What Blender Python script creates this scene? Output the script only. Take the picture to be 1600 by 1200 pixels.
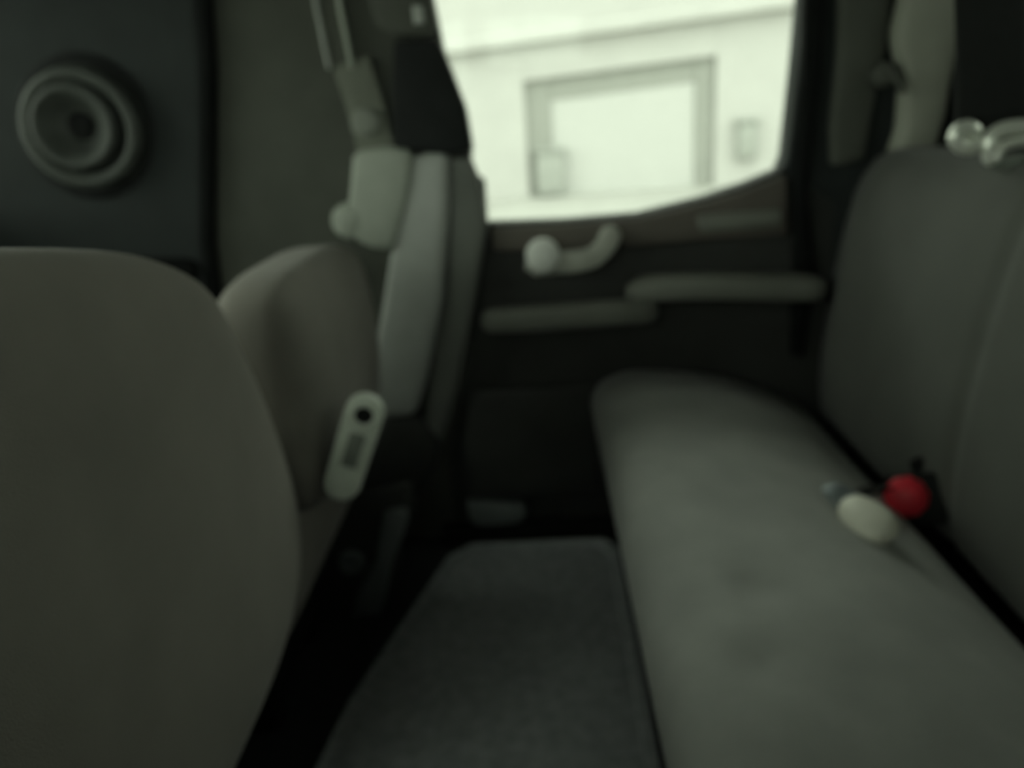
import bpy, bmesh, math, random
from mathutils import Vector, Matrix, noise

for o in list(bpy.data.objects):
    bpy.data.objects.remove(o, do_unlink=True)
scene = bpy.context.scene
COL = scene.collection
random.seed(4)

# ------------------------------------------------------------------ camera
F = 1230.0                     # focal length in pixels of the 1600 px frame
CAM = Vector((0.0, 0.0, 0.80))
VPX, VPY, ROLL = 827.0, 176.0, math.radians(3.3)
_d = Vector(((VPX - 800) / F, (600 - VPY) / F, -1.0)).normalized()   # world Y seen from the camera
_z = Vector((0, 1, 0)); _z = (_z - _d * _z.dot(_d)).normalized()
_z = _z * math.cos(ROLL) - _d.cross(_z) * math.sin(ROLL)
_x = _d.cross(_z)
BAS = Matrix((_x, _d, _z))      # camera -> world rotation
cam_data = bpy.data.cameras.new('camera')
cam = bpy.data.objects.new('camera', cam_data)
COL.objects.link(cam)
cam.matrix_world = Matrix.Translation(CAM) @ BAS.to_4x4()
cam_data.sensor_width = 36.0
cam_data.lens = 36.0 * F / 1600.0
cam_data.clip_start = 0.01
cam_data.dof.use_dof = True     # the photograph is out of focus: focused far too close
cam_data.dof.focus_distance = 0.30
cam_data.dof.aperture_fstop = 5.2
scene.camera = cam

# ------------------------------------------------------------------ world and exposure
world = bpy.data.worlds.new('overcast_sky')
scene.world = world
world.use_nodes = True
wn = world.node_tree.nodes
bg = wn['Background']
bg.inputs['Color'].default_value = (0.91, 0.97, 0.85, 1)
bg.inputs['Strength'].default_value = 1.0
scene.view_settings.view_transform = 'Standard'
scene.view_settings.look = 'None'
scene.view_settings.exposure = 1.75
scene.view_settings.gamma = 1.0
scene.view_settings.use_curve_mapping = False


def ray(px, py):
    return BAS @ Vector(((px - 800) / F, (600 - py) / F, -1.0))

def atY(px, py, Y):
    r = ray(px, py); return CAM + r * (Y / r.y)

def atX(px, py, X):
    r = ray(px, py); return CAM + r * (X / r.x)

# ------------------------------------------------------------------ materials
def mat(name, col, rough=0.8, var=0.12, scale=40.0, bump=0.0, bscale=None, metal=0.0, spec=0.4, sheen=0.0):
    m = bpy.data.materials.new(name)
    m.use_nodes = True
    nt = m.node_tree; n = nt.nodes; l = nt.links
    b = n['Principled BSDF']
    b.inputs['Roughness'].default_value = rough
    b.inputs['Metallic'].default_value = metal
    b.inputs['Specular IOR Level'].default_value = spec
    if sheen:
        b.inputs['Sheen Weight'].default_value = sheen
    tc = n.new('ShaderNodeTexCoord')
    nz = n.new('ShaderNodeTexNoise')
    nz.inputs['Scale'].default_value = scale
    nz.inputs['Detail'].default_value = 6
    l.new(tc.outputs['Object'], nz.inputs['Vector'])
    rp = n.new('ShaderNodeValToRGB')
    rp.color_ramp.elements[0].position = 0.3
    rp.color_ramp.elements[1].position = 0.7
    rp.color_ramp.elements[0].color = tuple(c * (1 - var) for c in col) + (1,)
    rp.color_ramp.elements[1].color = tuple(min(1, c * (1 + var)) for c in col) + (1,)
    l.new(nz.outputs['Fac'], rp.inputs['Fac'])
    l.new(rp.outputs['Color'], b.inputs['Base Color'])
    if bump:
        n2 = n.new('ShaderNodeTexNoise')
        n2.inputs['Scale'].default_value = bscale or scale * 8
        n2.inputs['Detail'].default_value = 4
        l.new(tc.outputs['Object'], n2.inputs['Vector'])
        bp = n.new('ShaderNodeBump')
        bp.inputs['Strength'].default_value = bump
        bp.inputs['Distance'].default_value = 0.002
        l.new(n2.outputs['Fac'], bp.inputs['Height'])
        l.new(bp.outputs['Normal'], b.inputs['Normal'])
    return m

def glass_mat(name):
    m = bpy.data.materials.new(name); m.use_nodes = True
    nt = m.node_tree; n = nt.nodes; l = nt.links
    n.remove(n['Principled BSDF'])
    tr = n.new('ShaderNodeBsdfTransparent'); tr.inputs['Color'].default_value = (0.90, 0.93, 0.90, 1)
    gl = n.new('ShaderNodeBsdfGlossy'); gl.inputs['Roughness'].default_value = 0.03
    fr = n.new('ShaderNodeFresnel'); fr.inputs['IOR'].default_value = 1.35
    mx = n.new('ShaderNodeMixShader')
    l.new(fr.outputs[0], mx.inputs[0]); l.new(tr.outputs[0], mx.inputs[1]); l.new(gl.outputs[0], mx.inputs[2])
    l.new(mx.outputs[0], n['Material Output'].inputs['Surface'])
    return m

M = {
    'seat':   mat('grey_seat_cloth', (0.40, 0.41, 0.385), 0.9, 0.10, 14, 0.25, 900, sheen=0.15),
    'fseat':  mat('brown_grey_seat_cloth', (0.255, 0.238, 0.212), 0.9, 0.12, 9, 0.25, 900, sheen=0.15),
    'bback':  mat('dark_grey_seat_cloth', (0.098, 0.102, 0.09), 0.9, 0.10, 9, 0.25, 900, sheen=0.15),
    'black':  mat('black_plastic', (0.018, 0.020, 0.020), 0.75, 0.15, 30, 0.1, 400, spec=0.2),
    'rubber': mat('black_rubber_and_shade', (0.010, 0.011, 0.011), 0.9, 0.15, 30, spec=0.15),
    'panel':  mat('dark_panel_vinyl', (0.026, 0.032, 0.032), 0.75, 0.10, 18, 0.2, 500),
    'speaker': mat('speaker_plastic', (0.080, 0.088, 0.080), 0.5, 0.08, 30, 0.05, 400),
    'side':   mat('olive_side_trim', (0.095, 0.100, 0.085), 0.8, 0.10, 12, 0.2, 500),
    'pillar': mat('grey_pillar_trim', (0.52, 0.54, 0.51), 0.7, 0.06, 20, 0.1, 500),
    'corner': mat('olive_grey_trim', (0.36, 0.37, 0.31), 0.7, 0.08, 14, 0.1, 500),
    'slip':   mat('mid_grey_plastic', (0.26, 0.275, 0.24), 0.7, 0.06, 30),
    'edge':   mat('shaded_pillar_trim', (0.20, 0.208, 0.19), 0.75, 0.08, 14, 0.1, 500),
    'pale':   mat('pale_grey_plastic', (0.42, 0.45, 0.39), 0.6, 0.06, 30),
    'door':   mat('dark_door_trim', (0.045, 0.047, 0.044), 0.7, 0.12, 16, 0.2, 500),
    'doorlip': mat('grey_door_trim', (0.20, 0.205, 0.18), 0.65, 0.08, 16, 0.1, 500),
    'brown':  mat('brown_grey_door_trim', (0.13, 0.115, 0.10), 0.7, 0.08, 16),
    'carpet': mat('black_carpet', (0.030, 0.033, 0.033), 1.0, 0.25, 90, 0.6, 700),
    'matt':   mat('charcoal_floor_mat', (0.44, 0.46, 0.47), 0.95, 0.18, 60, 0.5, 500),
    'roof':   mat('grey_headliner', (0.16, 0.17, 0.15), 0.95, 0.06, 30),
    'metal':  mat('pale_satin_metal', (0.80, 0.86, 0.76), 0.45, 0.10, 60, 0.1, 300),
    'dull':   mat('dull_grey_metal', (0.30, 0.33, 0.29), 0.55, 0.15, 60, 0.1, 300, metal=0.3),
    'chrome': mat('chrome', (0.90, 0.93, 0.84), 0.28, 0.05, 40, metal=0.4),
    'knob':   mat('pale_knob_plastic', (0.90, 0.92, 0.87), 0.4, 0.04, 40),
    'crank':  mat('grey_crank_plastic', (0.52, 0.53, 0.47), 0.5, 0.05, 40),
    'red':    mat('red_button_plastic', (0.90, 0.045, 0.075), 0.35, 0.05, 60),
    'white':  mat('ivory_plastic', (0.93, 0.92, 0.80), 0.45, 0.05, 60),
    'steel':  mat('blue_grey_steel', (0.22, 0.25, 0.26), 0.4, 0.05, 60, metal=0.4),
    'web':    mat('black_webbing', (0.012, 0.014, 0.013), 0.85, 0.2, 200, 0.3, 900),
    'gweb':   mat('grey_webbing', (0.19, 0.20, 0.165), 0.8, 0.1, 200, 0.3, 900),
    'rail':   mat('blue_grey_rail', (0.19, 0.21, 0.205), 0.5, 0.1, 40),
    'plaster': mat('white_render', (0.48, 0.475, 0.455), 0.9, 0.03, 3, 0.1, 60),
    'trimw':  mat('light_grey_surround', (0.30, 0.305, 0.28), 0.7, 0.04, 4),  # grey of the door surround, darker than the wall
    'gdoor':  mat('white_door_paint', (0.50, 0.50, 0.48), 0.6, 0.02, 4),
    'greyb':  mat('grey_metal_box', (0.33, 0.34, 0.315), 0.6, 0.05, 10),
    'ground': mat('pale_concrete', (0.40, 0.40, 0.375), 0.95, 0.08, 2, 0.2, 40),
    'glass':  glass_mat('window_glass'),
}

# ------------------------------------------------------------------ mesh helpers
def add(name, me, m, parent=None, smooth=True, sub=0, **props):
    if smooth:
        for p in me.polygons: p.use_smooth = True
    me.materials.append(M[m])
    o = bpy.data.objects.new(name, me)
    COL.objects.link(o)
    if parent is not None:
        o.parent = parent
        o.matrix_parent_inverse = Matrix.Translation(parent.location).inverted() if parent.type == 'EMPTY' else Matrix.Identity(4)
    if sub:
        md = o.modifiers.new('subdivision', 'SUBSURF'); md.levels = sub; md.render_levels = sub
    for k, v in props.items(): o[k] = v
    return o

def thing(name, loc, **props):
    o = bpy.data.objects.new(name, None)
    o.empty_display_size = 0.05
    COL.objects.link(o); o.location = loc
    for k, v in props.items(): o[k] = v
    return o

def frombm(bm, name='mesh'):
    bmesh.ops.recalc_face_normals(bm, faces=bm.faces[:])
    me = bpy.data.meshes.new(name); bm.to_mesh(me); bm.free()
    return me

def loft(rings, closed=True, caps=True):
    """rings: list of equally long vertex loops"""
    bm = bmesh.new()
    R = [[bm.verts.new(p) for p in r] for r in rings]
    n = len(R[0])
    for a, b in zip(R, R[1:]):
        for i in range(n if closed else n - 1):
            j = (i + 1) % n
            bm.faces.new((a[i], a[j], b[j], b[i]))
    if caps:
        for r in (R[0], R[-1]):
            c = bm.verts.new(sum((v.co for v in r), Vector()) / n)
            for i in range(n):
                bm.faces.new((r[i], r[(i + 1) % n], c))
    return frombm(bm)

def prism(pts, off, bev=0.0, seg=3):
    """closed outline pts (3-D, planar) pushed by off, edges rounded"""
    bm = bmesh.new()
    a = [bm.verts.new(p) for p in pts]
    b = [bm.verts.new(Vector(p) + Vector(off)) for p in pts]
    bm.faces.new(a); bm.faces.new(b)
    n = len(pts)
    for i in range(n):
        j = (i + 1) % n
        bm.faces.new((a[i], a[j], b[j], b[i]))
    bmesh.ops.recalc_face_normals(bm, faces=bm.faces[:])
    if bev:
        bmesh.ops.bevel(bm, geom=bm.edges[:], offset=bev, segments=seg, affect='EDGES', profile=0.5, clamp_overlap=True)
    return frombm(bm)

def box(x0, x1, y0, y1, z0, z1, bev=0.004, seg=2):
    return prism([(x0, y0, z0), (x1, y0, z0), (x1, y1, z0), (x0, y1, z0)], (0, 0, z1 - z0), bev, seg)

def spline(pts, per=8):
    out = []
    P = [Vector(p) for p in pts]
    P = [P[0] * 2 - P[1]] + P + [P[-1] * 2 - P[-2]]
    for i in range(1, len(P) - 2):
        for k in range(per):
            t = k / per
            a, b, c, d = P[i - 1:i + 3]
            out.append(0.5 * ((2 * b) + (c - a) * t + (2 * a - 5 * b + 4 * c - d) * t * t + (3 * b - a - 3 * c + d) * t ** 3))
    out.append(P[-2])
    return out

def tube(pts, rad, seg=12, flat=1.0, up=(0, 1, 0), power=2.0):
    """tube along pts; rad number or list; flat squeezes it along 'up'"""
    P = [Vector(p) for p in pts]; n = len(P)
    rr = rad if isinstance(rad, (list, tuple)) else [rad] * n
    rings = []
    for i, p in enumerate(P):
        t = (P[min(i + 1, n - 1)] - P[max(i - 1, 0)]).normalized()
        u = Vector(up); u = (u - t * u.dot(t))
        u = u.normalized() if u.length > 1e-5 else t.orthogonal().normalized()
        s = t.cross(u)
        ring = []
        for k in range(seg):
            a = 2 * math.pi * k / seg
            c, sn = math.cos(a), math.sin(a)
            c = math.copysign(abs(c) ** (2 / power), c); sn = math.copysign(abs(sn) ** (2 / power), sn)
            ring.append(p + (s * c + u * sn * flat) * rr[i])
        rings.append(ring)
    # rounded ends
    def cap(p, ring, t, r):
        return [[p + (v - p) * math.cos(a) + t * (r * flat * math.sin(a)) for v in ring] for a in (0.5, 1.0, 1.35)]
    t0 = (P[0] - P[1]).normalized(); t1 = (P[-1] - P[-2]).normalized()
    rings = cap(P[0], rings[0], t0, rr[0])[::-1] + rings + cap(P[-1], rings[-1], t1, rr[-1])
    return loft(rings)

def lathe(prof, centre, axis, seg=40):
    """prof: (radius, height along axis)"""
    ax = Vector(axis).normalized(); u = ax.orthogonal().normalized(); v = ax.cross(u); c = Vector(centre)
    rings = [[c + ax * h + (u * math.cos(2 * math.pi * k / seg) + v * math.sin(2 * math.pi * k / seg)) * max(r, 1e-4)
              for k in range(seg)] for r, h in prof]
    return loft(rings)

def smoothprof(pts, per=6):
    """closed smooth 2-D profile"""
    n = len(pts); out = []
    for i in range(n):
        a, b, c, d = (Vector(pts[(i + k - 1) % n]) for k in range(4))
        for k in range(per):
            t = k / per
            out.append(0.5 * ((2 * b) + (c - a) * t + (2 * a - 5 * b + 4 * c - d) * t * t + (3 * b - a - 3 * c + d) * t ** 3))
    return out

def bolster(prof, y0, y1, r0, r1, n=40, deform=None, clamp=0.07):
    """XZ profile swept along Y with rounded ends (r0 at y0, r1 at y1)"""
    P = [Vector((p[0], p[1])) for p in prof]; m = len(P)
    area = sum(P[i].x * P[(i + 1) % m].y - P[(i + 1) % m].x * P[i].y for i in range(m))
    sg = 1 if area > 0 else -1
    N = []
    for i in range(m):
        t = (P[(i + 1) % m] - P[i - 1]).normalized()
        N.append(Vector((-t.y, t.x)) * sg)          # inward
    st = []
    for a in (1.0, .92, .8, .65, .5, .35, .2, .1): st.append((y0 + r0 * (1 - math.sin(math.acos(a))) , r0 * (1 - math.sqrt(max(0, 1 - a * a)))))
    inner = [(y0 + r0 + (y1 - r1 - y0 - r0) * k / n, 0.0) for k in range(n + 1)]
    e = []
    for a in (.1, .2, .35, .5, .65, .8, .92, 1.0): e.append((y1 - r1 * (1 - math.sin(math.acos(a))), r1 * (1 - math.sqrt(max(0, 1 - a * a)))))
    rings = []
    for y, ins in st + inner + e:
        ring = []
        for p, nn in zip(P, N):
            q = p + nn * min(ins, clamp)
            v = Vector((q.x, y, q.y))
            ring.append(deform(v) if deform else v)
        rings.append(ring)
    return loft(rings)

def S(o, **kw):
    o['kind'] = 'structure'
    for k, v in kw.items(): o[k] = v
    return o

# ------------------------------------------------------------------ the car's shell
ROOF = 1.20
YW = 1.40          # inner face of the far side wall
S(add('floor', box(-1.06, 1.0, -0.20, 1.46, -0.05, 0.0, 0), 'carpet', smooth=False), label='black carpeted car floor between the seats', category='floor')
S(add('ceiling', box(-1.06, 1.0, -0.20, 1.46, ROOF, ROOF + 0.03, 0), 'roof', smooth=False), label='grey cloth car headliner', category='ceiling')

wf = S(thing('wall_front', (-1.03, 0.6, 0)), label='front end of the car with its windscreen', category='wall')
add('dashboard', box(-1.06, -0.98, -0.20, 1.46, 0.0, 0.70, 0.02), 'panel', wf, smooth=False)
add('header', box(-1.06, -1.01, -0.20, 1.46, ROOF - 0.04, ROOF, 0.004), 'side', wf, smooth=False)
add('window_glass', box(-1.04, -1.036, -0.20, 1.46, 0.69, ROOF - 0.03, 0), 'glass', wf, smooth=False)

# unseen near side: window openings and blind panels sized to shape the light
wn_ = S(thing('wall_near', (0.2, -0.2, 0)), label='unseen near side of the car, its openings sized for the light', category='door')
add('door_panel', box(-1.06, 1.0, -0.25, -0.20, 0.0, 0.62, 0.004), 'door', wn_, smooth=False)
add('pillar', box(-1.06, -0.99, -0.25, -0.20, 0.62, ROOF, 0.004), 'side', wn_, smooth=False)
add('pillar', box(-0.22, -0.14, -0.25, -0.20, 0.62, ROOF, 0.004), 'side', wn_, smooth=False)
add('pillar', box(0.20, 1.0, -0.25, -0.20, 0.62, ROOF, 0.004), 'side', wn_, smooth=False)  # wide blind panel, closed to keep light off the bench
add('light_blocking_panel', box(-0.14, 0.20, -0.25, -0.20, 0.62, 0.97, 0.004), 'side', wn_, smooth=False)  # added to narrow the near rear window and cut its light
add('header', box(-0.99, 0.45, -0.25, -0.20, 1.13, ROOF, 0.004), 'side', wn_, smooth=False)
add('window_glass', box(-1.0, -0.21, -0.235, -0.231, 0.61, 1.14, 0), 'glass', wn_, smooth=False)
add('window_glass', box(-0.15, 0.21, -0.235, -0.231, 0.96, 1.14, 0), 'glass', wn_, smooth=False)

# unseen rear end, its window shrunk to limit the light
wr = S(thing('wall_rear', (0.98, 0.6, 0)), label='unseen rear end of the car, its window shrunk to limit light', category='wall')
add('tail_panel', box(0.95, 1.0, -0.20, 1.46, 0.0, 0.93, 0.004), 'side', wr, smooth=False)
add('pillar', box(0.95, 1.0, -0.20, 0.05, 0.93, ROOF, 0.004), 'side', wr, smooth=False)
add('pillar', box(0.95, 1.0, 1.20, 1.46, 0.93, ROOF, 0.004), 'side', wr, smooth=False)
add('header', box(0.95, 1.0, 0.05, 1.20, 1.05, ROOF, 0.004), 'side', wr, smooth=False)
add('window_glass', box(0.97, 0.974, 0.04, 1.21, 0.92, 1.06, 0), 'glass', wr, smooth=False)

# far side wall: front side panel, door, rear quarter
def farpoly(px, y0, depth, bev=0.003, seg=2):
    return prism([atY(x, y, y0) for x, y in px], (0, depth, 0), bev, seg)

def xz(pts, y0, depth, bev=0.003, seg=2):
    return prism([(x, y0, z) for x, z in pts], (0, depth, 0), bev, seg)

wb = S(thing('wall_back', (-0.2, 1.43, 0)), label='far side wall of the car beside the rear door', category='wall')
# window outline in world XZ (measured on the wall plane)
win = [atY(x, y, YW) for x, y in ((675, 0), (690, 75), (719, 160), (736, 232), (733, 268), (756, 284), (760, 350),
                                  (880, 346), (1000, 336), (1100, 311), (1170, 288), (1222, 266), (1231, 246), (1246, 120), (1258, 0))]
W = [(p.x, p.z) for p in win]
TOPZ = 1.16
WL = (W[0][0] - 0.02, TOPZ); WR = (W[-1][0] + 0.008, TOPZ)
left = [WL] + W[:7] + [(-0.13, 0.40), (-0.19, 0.18), (-0.20, 0.0), (-0.60, 0.0), (-0.60, ROOF), (WL[0], ROOF)]
add('side_panel', xz(left, YW, 0.06), 'side', wb, smooth=False)
add('header', xz([(WL[0], ROOF), WL, WR, (WR[0], ROOF)], YW, 0.06), 'side', wb, smooth=False)
right = [WR] + [W[i] for i in range(14, 10, -1)] + [(0.52, 0.62), (0.53, 0.0), (1.0, 0.0), (1.0, ROOF), (WR[0], ROOF)]
add('quarter_panel', xz(right, YW, 0.06), 'panel', wb, smooth=False)

# dark panel of the far front door; the round speaker sits on it
d2 = S(thing('door_2', (-0.8, 1.43, 0)), label='dark front door panel carrying the round speaker, upper left', category='door')
add('door_panel', xz([(-1.06, 0.0), (-0.565, 0.0), (-0.598, 0.45), (-0.590, 0.62), (-0.535, 0.90), (-0.50, ROOF), (-1.06, ROOF)], YW - 0.02, 0.08, 0.006), 'panel', d2, smooth=False)
add('door_seal', tube([(-0.592, YW - 0.012, 0.40), (-0.580, YW - 0.012, 0.62), (-0.524, YW - 0.012, 0.90), (-0.488, YW - 0.012, ROOF)], 0.014, 10), 'rubber', d2)
add('door_ledge', tube(spline([(-1.0, YW - 0.02, 0.60), (-0.8, YW - 0.03, 0.59), (-0.62, YW - 0.025, 0.575)], 5), 0.022, 12), 'rubber', d2)

# ------------------------------------------------------------------ far rear door
d1 = S(thing('door_1', (0.15, 1.43, 0)), label='far rear door with window, crank and armrest', category='door')
low = W[6:12] + [(0.52, 0.62), (0.53, 0.0), (-0.20, 0.0), (-0.19, 0.18), (-0.13, 0.40)]
add('door_panel', xz(low, YW + 0.004, 0.055), 'door', d1, smooth=False)
add('window_glass', xz([(WL[0] - .01, TOPZ + .01)] + [(x, z) for x, z in W] + [(WR[0] + .01, TOPZ + .01)], YW + 0.045, 0.004, 0), 'glass', d1, smooth=False)
# padded trim under the glass, following the rising sill
def strip(px_top, px_bot, y, depth, bev):
    return farpoly(list(px_top) + list(px_bot)[::-1], y, depth, bev)
add('sill_trim', strip(((766, 357), (880, 352), (1000, 342), (1100, 318), (1175, 296), (1230, 274)),
                       ((770, 392), (880, 394), (1000, 384), (1100, 376), (1175, 372), (1232, 368)), YW - 0.016, 0.03, 0.006), 'brown', d1)
add('lit_ledge', strip(((1090, 338), (1150, 332), (1222, 327)), ((1094, 363), (1150, 360), (1222, 354)), YW - 0.026, 0.02, 0.006), 'doorlip', d1)  # top-lit ledge of the sill, the light put into a paler grey
# armrest
rail = [atY(1006, 452, 1.37), atY(1040, 449, 1.355), atY(1130, 447, 1.35), atY(1262, 449, 1.36)]
add('armrest', tube(spline(rail, 6), [0.022] * 19, 16, 1.5, (0, 1, 0), 4), 'doorlip', d1)
# ledge left of the armrest
lg = [atY(770, 500, 1.385), atY(850, 496, 1.372), atY(935, 490, 1.368), atY(1010, 484, 1.38)]
add('pull_ledge', tube(spline(lg, 6), [0.022] * 19, 16, 1.0, (0, 1, 0), 4), 'doorlip', d1)
# lower pocket panel
add('door_pocket', farpoly(((738, 612), (866, 606), (940, 604), (940, 770), (735, 782), (722, 700)), YW - 0.03, 0.032, 0.010, 3), 'door', d1)
add('kick_plate', farpoly(((728, 790), (745, 784), (815, 790), (826, 802), (815, 818), (760, 827), (735, 818)), YW - 0.03, 0.036, 0.008, 3), 'rail', d1)
# window crank: round knob, bent arm, hub
kc = atY(848, 399, 1.325)
arm = [atY(836, 414, 1.345), atY(868, 411, 1.343), atY(905, 408, 1.343), atY(930, 400, 1.35), atY(948, 381, 1.358), atY(957, 366, 1.366)]
sp = spline(arm, 6)
ck = add('window_crank', tube(sp, [0.0195 - 0.002 * (i / len(sp)) for i in range(len(sp))], 16, 0.55, (0, 1, 0), 3.0), 'crank', d1)
add('knob', lathe([(0, -0.004), (0.0265, -0.0038), (0.0285, -0.001), (0.0285, 0.006), (0.022, 0.012), (0.010, 0.03), (0, 0.032)], kc, (0, 1, 0), 32), 'knob', ck, label='pale round crank knob')
hb = atY(954, 372, 1.372)
add('hub', lathe([(0, -0.006), (0.016, -0.005), (0.019, 0.004), (0.021, 0.03), (0, 0.03)], hb, (0, 1, 0), 24), 'crank', ck)
kn = atY(832, 417, 1.335)
add('finger_tab', box(kn.x - .012, kn.x + .012, kn.y, kn.y + .016, kn.z - .007, kn.z + .006, .003), 'crank', ck)

S(add('trim_1', box(-0.22, 0.55, 1.36, 1.402, 0.0, 0.04, 0.012, 3), 'rubber'), label='black sill step under the far rear door', category='door sill')

# ------------------------------------------------------------------ pillar between the doors
pl = S(thing('trim_2', (-0.2, 1.38, 0)), label='grey pillar trim left of the bright window', category='pillar')
add('lower_cover', farpoly(((644, 242), (700, 238), (700, 330), (690, 470), (664, 600), (648, 652), (600, 656), (573, 640), (578, 580), (598, 470), (612, 380)), 1.345, 0.06, 0.016, 4), 'pillar', pl)
add('shaded_edge', farpoly(((697, 244), (736, 248), (754, 300), (762, 352), (742, 470), (716, 600), (690, 700), (655, 695), (668, 600), (694, 470), (700, 330)), 1.362, 0.045, 0.012, 3), 'edge', pl)  # pillar facet turned to the door, its shade put into a darker grey
add('upper_cover', farpoly(((614, 62), (682, 60), (700, 100), (727, 170), (738, 236), (700, 242), (616, 236), (611, 150)), 1.350, 0.055, 0.008, 3), 'black', pl)
add('top_cover', farpoly(((560, -70), (668, -70), (678, 58), (612, 58), (586, 40)), 1.372, 0.035, 0.010, 3), 'side', pl)
add('clip', farpoly(((643, 8), (660, 8), (664, 36), (646, 38)), 1.366, 0.012, 0.003, 2), 'pillar', pl)
add('foot_cover', farpoly(((600, 655), (655, 652), (690, 695), (676, 745), (640, 800), (560, 830), (570, 720)), 1.352, 0.05, 0.012, 3), 'door', pl)

# belt hardware hanging on the pillar
bl = thing('front_seat_belt', atY(575, 300, 1.38), label='pale front seat belt fittings on the pillar behind the far front seat', category='seat belt')
wtop = [atY(507, -60, 1.385), atY(512, 0, 1.383), atY(524, 60, 1.381), atY(533, 104, 1.380)]
def ribbon(pts, width, thick, wdir):
    wd = Vector(wdir).normalized(); rings = []
    P = [Vector(p) for p in pts]
    for i, p in enumerate(P):
        t = (P[min(i + 1, len(P) - 1)] - P[max(i - 1, 0)]).normalized()
        w = (wd - t * wd.dot(t)).normalized(); n = t.cross(w)
        rings.append([p + w * (sx * width / 2) + n * (sn * thick / 2) for sx, sn in ((-1, -.6), (-.9, -1), (.9, -1), (1, -.6), (1, .6), (.9, 1), (-.9, 1), (-1, .6))])
    return loft(rings)
add('webbing', ribbon(spline(wtop, 6), 0.044, 0.004, (1, 0, 0)), 'side', bl)
for q, (xx, wdt, mm) in enumerate(((-0.019, 0.007, 'pillar'), (0.019, 0.009, 'pale'))):
    add('pale_edge', tube([p + Vector((xx, -0.005, 0)) for p in spline(wtop, 6)], wdt * 0.5, 8), mm, bl)  # pale lines along both edges of the webbing
add('slip_guide', farpoly(((548, 176), (560, 166), (580, 168), (594, 182), (596, 200), (580, 214), (558, 214), (546, 200)), 1.358, 0.03, 0.010, 4), 'slip', bl)
add('webbing', ribbon(spline([atY(548, 96, 1.378), atY(566, 150, 1.374), atY(580, 200, 1.37), atY(590, 245, 1.365)], 4), 0.062, 0.004, (1, 0, 0)), 'gweb', bl)
add('retractor_cover', farpoly(((550, 238), (600, 228), (645, 236), (640, 300), (622, 370), (612, 394), (576, 388), (548, 372), (538, 350), (545, 300)), 1.335, 0.055, 0.016, 4), 'pale', bl)
bp = atY(543, 347, 1.335)
add('release_knob', lathe([(0, -0.002), (0.020, -0.001), (0.028, 0.004), (0.031, 0.016), (0.024, 0.05), (0, 0.05)], bp, (0, 1, 0), 24), 'pale', bl)

# ------------------------------------------------------------------ rear quarter trim at the right
q1 = S(thing('trim_3', (0.6, 1.39, 0)), label='grey corner trim above the far end of the rear bench', category='pillar')
add('door_seal', farpoly(((1262, -70), (1296, -70), (1284, 120), (1262, 300), (1276, 420), (1256, 560), (1240, 560), (1244, 300), (1256, 120)), 1.380, 0.03, 0.008, 3), 'rubber', q1)
add('pillar_cover', farpoly(((1316, -70), (1400, -70), (1392, 60), (1368, 160), (1352, 252), (1302, 262), (1300, 200), (1312, 80)), 1.378, 0.03, 0.010, 3), 'side', q1)
add('corner_cover', farpoly(((1430, -70), (1512, -70), (1500, 80), (1484, 180), (1462, 256), (1392, 262), (1412, 200), (1418, 120), (1402, 60)), 1.350, 0.05, 0.018, 4), 'corner', q1)
hk = atY(1386, 116, 1.36)
h = thing('coat_hook', hk, label='small grey round hook on the corner trim above the rear bench', category='hook')
add('base', lathe([(0, -0.010), (0.013, -0.009), (0.019, -0.002), (0.021, 0.02), (0, 0.02)], hk, (0, 1, 0), 24), 'side', h)
add('prong', tube(spline([hk + Vector((0, -.004, 0)), hk + Vector((0.012, -.016, -.012)), hk + Vector((0.018, -.018, -.026))], 5), 0.006, 10), 'side', h)

# ------------------------------------------------------------------ round speaker on the front panel
sc = atY(139, 200, YW - 0.02)
sax = Vector((0.06, -1, -0.02)).normalized()
spk = thing('round_speaker', sc, label='round dark speaker with a dished centre on the dark front door, upper left', category='speaker')
add('gasket', lathe([(0.118, -0.004), (0.118, 0.004), (0.110, 0.008), (0.07, 0.008), (0.07, -0.004)], sc, sax, 56), 'black', spk)
add('rim', lathe([(0.096, 0.0), (0.099, 0.020), (0.095, 0.036), (0.087, 0.042), (0.078, 0.038), (0.070, 0.024), (0.068, 0.0)], sc, sax, 56), 'speaker', spk)
add('cone', lathe([(0.071, 0.002), (0.071, 0.024), (0.066, 0.044), (0.060, 0.046), (0.054, 0.042), (0.038, 0.018), (0.026, 0.008), (0.0, 0.006), (0, 0.001)], sc + Vector((-0.008, 0, 0.004)), sax, 56), 'speaker', spk)
add('dust_cap', lathe([(0.024, 0.006), (0.022, 0.011), (0.012, 0.0145), (0, 0.0155)], sc + Vector((-0.008, 0, 0.004)), sax, 32), 'black', spk)

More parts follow.
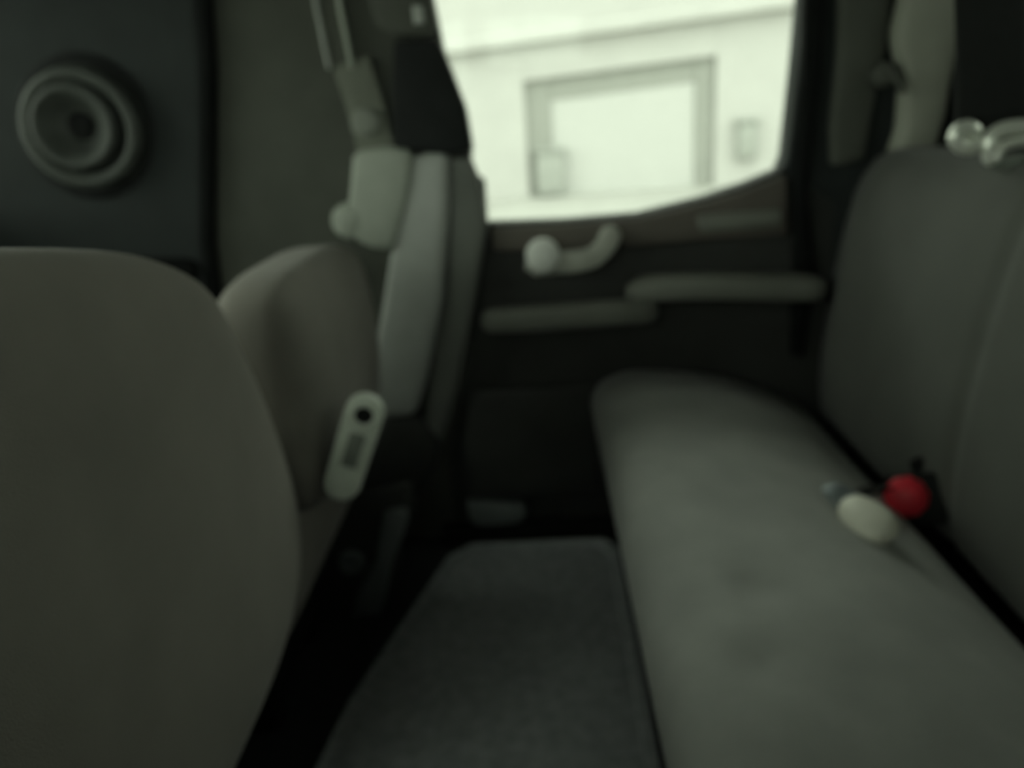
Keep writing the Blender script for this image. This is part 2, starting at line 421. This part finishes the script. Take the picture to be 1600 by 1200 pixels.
# ------------------------------------------------------------------ front seats seen from behind
def car_seat(label, yc, st, y0, y1, rails):
    t = thing('car_seat', (-0.36, yc, 0.0), label=label, category='car seat', group='front seats seen from behind')
    # backrest: rings stacked in height; (z, rear face X, half thickness, near edge Y, far edge Y)
    rings = []
    N = 64
    for z, xf, ht, ya, yb in st:
        ring = []
        for k in range(N):
            a = 2 * math.pi * k / N
            c, s = math.cos(a), math.sin(a)
            ex = 2 / 3.6
            cx = math.copysign(abs(c) ** ex, c); sy = math.copysign(abs(s) ** ex, s)
            p = Vector((xf - ht + ht * cx, (ya + yb) / 2 + (yb - ya) / 2 * sy, z))
            if cx > 0:                                 # soft creases of the cover
                p.x += 0.006 * noise.noise(Vector((p.y * 5, z * 3.2, yc * 7)))
            ring.append(p)
        rings.append(ring)
    add('backrest', loft(rings), 'fseat', t, sub=2)
    prof = smoothprof([(-0.34, 0.20), (-0.34, 0.31), (-0.40, 0.335), (-0.56, 0.345), (-0.70, 0.345), (-0.76, 0.30), (-0.75, 0.22), (-0.55, 0.19)], 4)
    add('seat_cushion', bolster(prof, y0 + .01, y1 - .01, 0.05, 0.05, 8), 'fseat', t)
    add('seat_base', box(-0.70, -0.38, y0 + .04, y1 - .04, 0.06, 0.22, 0.012, 3), 'rubber', t)  # coloured black to give the shadow under the seat
    for y in rails:
        add('seat_rail', box(-0.72, -0.40, y - .02, y + .02, 0.0, 0.075, 0.006, 2), 'rubber', t)  # black as well, part of the painted under-seat shadow
    return t

fs1 = car_seat('brown-grey cloth front seat nearest the camera, filling the lower left', 0.42,
    [(0.300, -0.305, 0.030, .16, .66), (0.302, -0.285, 0.045, .13, .70), (0.318, -0.262, 0.066, .11, .745), (0.355, -0.250, 0.080, .10, .785), (0.42, -0.247, 0.084, .09, .795),
     (0.50, -0.249, 0.084, .09, .775), (0.58, -0.254, 0.080, .10, .745), (0.635, -0.260, 0.076, .11, .715), (0.670, -0.265, 0.072, .12, .70),
     (0.700, -0.270, 0.066, .14, .645), (0.725, -0.278, 0.058, .17, .575), (0.742, -0.288, 0.048, .20, .48), (0.752, -0.305, 0.030, .24, .42)], 0.10, 0.66, (0.22, 0.56))
fs2 = car_seat('brown-grey cloth front seat farther away, beside the pillar, with a pale lever', 0.99,
    [(0.350, -0.305, 0.030, .88, 1.08), (0.352, -0.285, 0.045, .86, 1.11), (0.365, -0.262, 0.066, .84, 1.15), (0.395, -0.252, 0.078, .82, 1.20), (0.45, -0.248, 0.080, .81, 1.24),
     (0.52, -0.250, 0.078, .81, 1.255), (0.575, -0.255, 0.070, .81, 1.255), (0.605, -0.262, 0.060, .82, 1.24), (0.625, -0.270, 0.050, .83, 1.20),
     (0.640, -0.279, 0.038, .86, 1.13), (0.646, -0.292, 0.024, .90, 1.07)], 0.80, 1.20, (0.90, 1.10))

# pale metal lever at the outer edge of the far seat
def lever():
    Yl = 0.85
    A = atY(571, 640, Yl); Bp = atY(537, 748, Yl)
    ax = (Bp - A); L = ax.length; ax.normalize(); nrm = Vector((0.30, -1, 0.42)); nrm = (nrm - ax * nrm.dot(ax)).normalized(); sd = ax.cross(nrm)
    def outline(r0, r1, n=12):
        o = []
        for k in range(n + 1):
            a = math.pi * k / n
            o.append(A + sd * (r0 * math.cos(a)) - ax * (r0 * math.sin(a)))
        for k in range(n + 1):
            a = math.pi * k / n
            o.append(Bp - sd * (r1 * math.cos(a)) + ax * (r1 * math.sin(a)))
        return o
    body = add('recline_lever', prism([p + nrm * 0.0 for p in outline(0.0225, 0.0215)], nrm * 0.016, 0.006, 4), 'metal', fs2, label='pale metal lever with a round bolt at its top')
    # darker raised plate standing for a sunk panel
    inner = [A + ax * 0.024 + sd * 0.009, A + ax * 0.024 - sd * 0.009, A + ax * 0.068 - sd * 0.009, A + ax * 0.068 + sd * 0.009]
    add('inlay', prism([p + nrm * 0.0165 for p in inner], nrm * 0.002, 0.001, 2), 'dull', body)
    add('collar', lathe([(0.010, 0.014), (0.011, 0.020), (0.017, 0.020), (0.019, 0.014)], A, nrm, 28), 'metal', body)
    add('bolt', lathe([(0.0105, 0.010), (0.0105, 0.0175), (0.007, 0.019), (0, 0.019)], A, nrm, 24), 'black', body)
    # bracket that carries the lever on the seat frame
    add('lever_bracket', prism([A + sd * .02 - nrm * .03, A - sd * .02 - nrm * .03, Bp - sd * .02 - nrm * .03, Bp + sd * .02 - nrm * .03], nrm * 0.032, 0.004, 2), 'black', fs2)
lever()

# side shield and rail of the far seat by the floor
Yr = 1.16
add('side_shield', farpoly(((520, 800), (560, 780), (640, 760), (648, 800), (612, 930), (585, 985), (500, 985), (470, 980), (490, 880)), Yr, 0.03, 0.008, 3), 'door', fs2)
add('rail_cover', farpoly(((598, 802), (634, 796), (638, 812), (610, 890), (596, 962), (572, 978), (548, 970), (556, 930), (584, 880)), Yr - 0.012, 0.02, 0.007, 3), 'rail', fs2, label='blue-grey rail cover by the floor')
bc = atY(549, 879, Yr - 0.004)
add('bolt', lathe([(0.011, 0.0), (0.0125, 0.006), (0.020, 0.006), (0.022, 0.0), (0.022, -0.012), (0.011, -0.012), (0.011, 0.0)], bc, (0, -1, 0), 28), 'rail', fs2)

# ------------------------------------------------------------------ floor mat
mo = [(-0.32, 0.10), (0.07, 0.10), (0.10, 0.14), (0.12, 0.70), (0.125, 1.31), (0.10, 1.35), (-0.16, 1.35), (-0.20, 1.31), (-0.26, 1.10), (-0.31, 0.92), (-0.34, 0.70), (-0.34, 0.14)]
fm = thing('floor_mat', (-0.08, 0.7, 0), label='charcoal floor mat between the front seats and the rear bench', category='floor mat')
add('mat', prism([(x, y, 0.0) for x, y in mo], (0, 0, 0.010), 0.004, 2), 'matt', fm)
cx, cy = -0.08, 0.7
def scl(p, s): return (cx + (p[0] - cx) * s, cy + (p[1] - cy) * (1 - (1 - s) * 0.35))
bm = bmesh.new()
o_ = [bm.verts.new((*scl(p, 1.0), 0.008)) for p in mo]; i_ = [bm.verts.new((*scl(p, 0.90), 0.008)) for p in mo]
o2 = [bm.verts.new((*scl(p, 0.985), 0.015)) for p in mo]; i2 = [bm.verts.new((*scl(p, 0.915), 0.015)) for p in mo]
n = len(mo)
for a, b in ((o_, o2), (o2, i2), (i2, i_)):
    for k in range(n):
        bm.faces.new((a[k], a[(k + 1) % n], b[(k + 1) % n], b[k]))
add('border', frombm(bm), 'matt', fm, smooth=False)

# ------------------------------------------------------------------ rear bench
rb = thing('rear_bench', (0.35, 0.7, 0.0), label='grey cloth rear bench seat at the right', category='car seat')
prof = smoothprof([(0.185, 0.10), (0.150, 0.18), (0.106, 0.235), (0.082, 0.290), (0.098, 0.333), (0.145, 0.354), (0.20, 0.354), (0.29, 0.343), (0.360, 0.325), (0.415, 0.300), (0.462, 0.265), (0.490, 0.21), (0.48, 0.12), (0.30, 0.09)], 6)
def dent(v):
    for px, py in ((1190, 950), (1190, 1080)):
        r = ray(px, py); c = CAM + r * ((0.325 - CAM.z) / r.z)
        d2 = (v.x - c.x) ** 2 + (v.y - c.y) ** 2
        if v.z > 0.25: v.z -= 0.010 * math.exp(-d2 / 0.0009)
    if v.z > 0.2:
        v.z += 0.004 * noise.noise(Vector((v.x * 6, v.y * 5, 3)))
    return v
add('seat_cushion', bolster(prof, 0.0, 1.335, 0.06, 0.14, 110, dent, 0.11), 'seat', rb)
bprof = smoothprof([(0.520, 0.235), (0.498, 0.270), (0.496, 0.38), (0.510, 0.50), (0.528, 0.60), (0.546, 0.660), (0.578, 0.698), (0.64, 0.708), (0.690, 0.68), (0.705, 0.50), (0.68, 0.30), (0.60, 0.22)], 6)
def bdent(v):
    # a shallow seam splits the back
    if v.x < 0.64:
        v.x += 0.006 * math.exp(-((v.y - 0.90) / 0.012) ** 2)
        v.x += 0.005 * noise.noise(Vector((v.y * 4, v.z * 4, 9)))
    return v
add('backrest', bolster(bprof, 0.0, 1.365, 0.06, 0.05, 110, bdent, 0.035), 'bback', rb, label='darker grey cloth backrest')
add('bench_base', box(0.21, 0.66, 0.03, 1.32, 0.0, 0.20, 0.02, 3), 'rubber', rb)

# ------------------------------------------------------------------ red-buttoned buckle and pale tongue in the gap of the bench
bc0 = atY(1420, 777, 0.93)
bk = thing('seat_belt_buckle', bc0, label='black belt buckle with a red button, stuck in the gap of the rear bench', category='buckle')
aim = (CAM - bc0).normalized(); up = Vector((-0.25, 0.0, 1)); up = (up - aim * up.dot(aim)).normalized(); sd = up.cross(aim)
def locbox(c, hx, hy, d0, d1, bev, seg=3):
    return prism([c + sd * (hx * a) + up * (hy * b) + aim * d0 for a, b in ((-1, -1), (1, -1), (1, 1), (-1, 1))], aim * (d1 - d0), bev, seg)
add('housing', locbox(bc0 + sd * 0.008 - up * 0.004, 0.034, 0.034, -0.075, 0.004, 0.010), 'black', bk)
add('button', lathe([(0.0275, -0.004), (0.0275, 0.004), (0.024, 0.012), (0.014, 0.016), (0, 0.017)], bc0 - sd * 0.003 + up * 0.001, aim, 10), 'red', bk, label='red release button')
add('stalk', tube(spline([bc0 - aim * 0.07, bc0 - aim * 0.10 + Vector((0.0, 0, -0.02)), bc0 + Vector((0.07, 0.06, -0.10))], 5), 0.012, 10), 'web', bk)
bmk = atY(1436, 730, 0.965)
add('webbing_end', ribbon(spline([bmk + Vector((-0.006, 0, 0.012)), bmk + Vector((0.002, 0, -0.01)), bmk + Vector((0.006, 0.0, -0.04))], 4), 0.018, 0.004, (1, 0, 0)), 'web', bk)

tA = atY(1334, 795, 0.822); tB = atY(1378, 827, 0.788)
tg = thing('seat_belt_tongue', (tA + tB) / 2, label='ivory belt tongue lying on the bench cushion beside the red button', category='belt tongue')
ax = (tB - tA).normalized()
add('grip', tube([tA, tA + (tB - tA) * .33, tA + (tB - tA) * .66, tB], [0.0200, 0.0235, 0.0240, 0.0215], 20, 0.75, (0, -0.5, 0.9), 2.4), 'white', tg)
e0 = tA - ax * 0.006
add('blade', tube([e0 + Vector((0.004, 0.004, 0)), e0 - ax * 0.014 + Vector((0, 0.008, 0.004)), e0 - ax * 0.024 + Vector((0, .012, 0.004))], [0.016, 0.0155, 0.012], 16, 0.3, (0, -0.5, 0.9), 3), 'steel', tg, label='blue-grey steel blade')
add('webbing', ribbon(spline([e0 - ax * 0.012 + Vector((0, .01, -0.004)), e0 + Vector((0.03, 0.05, -0.012)), e0 + Vector((0.09, 0.11, -0.035)), e0 + Vector((0.14, 0.14, -0.06))], 5), 0.02, 0.003, (0.6, -0.7, 0)), 'web', tg)

# ------------------------------------------------------------------ broad black strap with chrome fittings over the backrest
Ys = 1.02
b0 = atY(1548, -90, Ys); b1 = atY(1548, 60, Ys); b2 = atY(1546, 200, Ys)
sb = thing('rear_seat_belt', b2, label='broad black belt hanging to the bench backrest at the upper right', category='seat belt')
add('webbing', ribbon(spline([b0 + Vector((0, 0, 0.12)), b0, b1, b2], 6), 0.080, 0.006, (1, 0, 0)), 'web', sb)
def loop3(px, Y, r, flat=1.0):
    return tube(spline([atY(x, y, Y) for x, y in px], 6), r, 12, flat)
add('chrome_hook', loop3(((1524, 205), (1512, 198), (1498, 203), (1492, 216), (1500, 228), (1518, 231), (1526, 224)), Ys - 0.02, 0.0085), 'chrome', sb, label='chrome hook')
add('hook_plate', farpoly(((1497, 202), (1520, 200), (1524, 210), (1522, 226), (1504, 228), (1495, 216)), Ys - 0.018, 0.008, 0.002, 2), 'chrome', sb)
add('chrome_loop', loop3(((1548, 246), (1546, 226), (1556, 208), (1580, 200), (1612, 199), (1640, 205), (1652, 226), (1645, 246)), Ys - 0.025, 0.0095), 'chrome', sb, label='chrome loop')
add('loop_bar', loop3(((1556, 246), (1566, 230), (1586, 223), (1612, 222), (1634, 230)), Ys - 0.030, 0.0065), 'chrome', sb)
add('loop_foot', loop3(((1546, 236), (1554, 250), (1570, 256), (1586, 254)), Ys - 0.020, 0.010), 'dull', sb)

# ------------------------------------------------------------------ outside: white garage front across the yard
S(add('ground', box(-40, 40, -30, 60, -0.45, -0.40, 0), 'ground', smooth=False), label='pale concrete yard outside the car', category='ground')
YG = 12.0
ga = thing('garage', (2.0, YG, -0.40), label='bright white garage front seen through the car window', category='building')
P_ = lambda px, py, y=YG: atY(px, py, y)
def zline(px): return P_(px, 110).z
TOP = P_(970, 108).z; BOT = -0.40
xl, xr = P_(822, 200).x, P_(1118, 200).x           # door opening with its surround
xil, xir = P_(886, 200).x, P_(1078, 200).x
SK = math.tan(math.radians(3.4))                    # the yard climbs: the front follows its slope
def gq(x0, x1, z0, z1, y0, dy, bev=0.01):
    f = lambda x, z: (x, y0, z + SK * (x - xl - 1.2))
    return prism([f(x0, z0), f(x1, z0), f(x1, z1), f(x0, z1)], (0, dy, 0), bev, 2)
BZ = P_(980, 40).z
add('wall', gq(-9, xl, -0.9, 5.0, YG, 0.3), 'plaster', ga, smooth=False)
add('wall', gq(xr, 14, -1.2, 5.0, YG, 0.3), 'plaster', ga, smooth=False)
add('wall', gq(xl, xr, TOP, 5.0, YG, 0.3), 'plaster', ga, smooth=False)
add('cornice', gq(-9, 14, BZ - 0.09, BZ + 0.09, YG - 0.22, 0.25, 0.03), 'plaster', ga)
add('surround_post', gq(xl, xil - 0.22, -0.9, TOP, YG + 0.10, 0.2), 'trimw', ga, smooth=False)
add('surround_post', gq(xir + 0.10, xr, -0.9, TOP, YG + 0.10, 0.2), 'trimw', ga, smooth=False)
add('surround_lintel', gq(xil - 0.22, xir + 0.10, TOP - 0.30, TOP, YG + 0.12, 0.2), 'trimw', ga, smooth=False)
gd = add('garage_door', gq(xil - 0.22, xir + 0.10, -0.9, TOP - 0.30, YG + 0.14, 0.05), 'gdoor', ga, smooth=False)
mb = thing('wall_box', P_(868, 262), label='small grey box at the left edge of the white garage door', category='box')
pb = P_(868, 262)
add('body', box(pb.x - .28, pb.x + .14, YG - 0.08, YG + 0.10, pb.z - .38, pb.z + .22, .03, 3), 'greyb', mb)
add('lid', box(pb.x - .31, pb.x + .17, YG - 0.11, YG + 0.10, pb.z + .22, pb.z + .28, .02, 3), 'greyb', mb)
pb = P_(1165, 214)
wl = thing('wall_lamp', pb, label='small grey fixture on the white wall right of the garage door', category='lamp')
add('body', box(pb.x - .14, pb.x + .14, YG - 0.16, YG + 0.01, pb.z - .30, pb.z + .20, .04, 3), 'greyb', wl)
add('cap', box(pb.x - .17, pb.x + .17, YG - 0.19, YG + 0.01, pb.z + .20, pb.z + .26, .02, 3), 'greyb', wl)
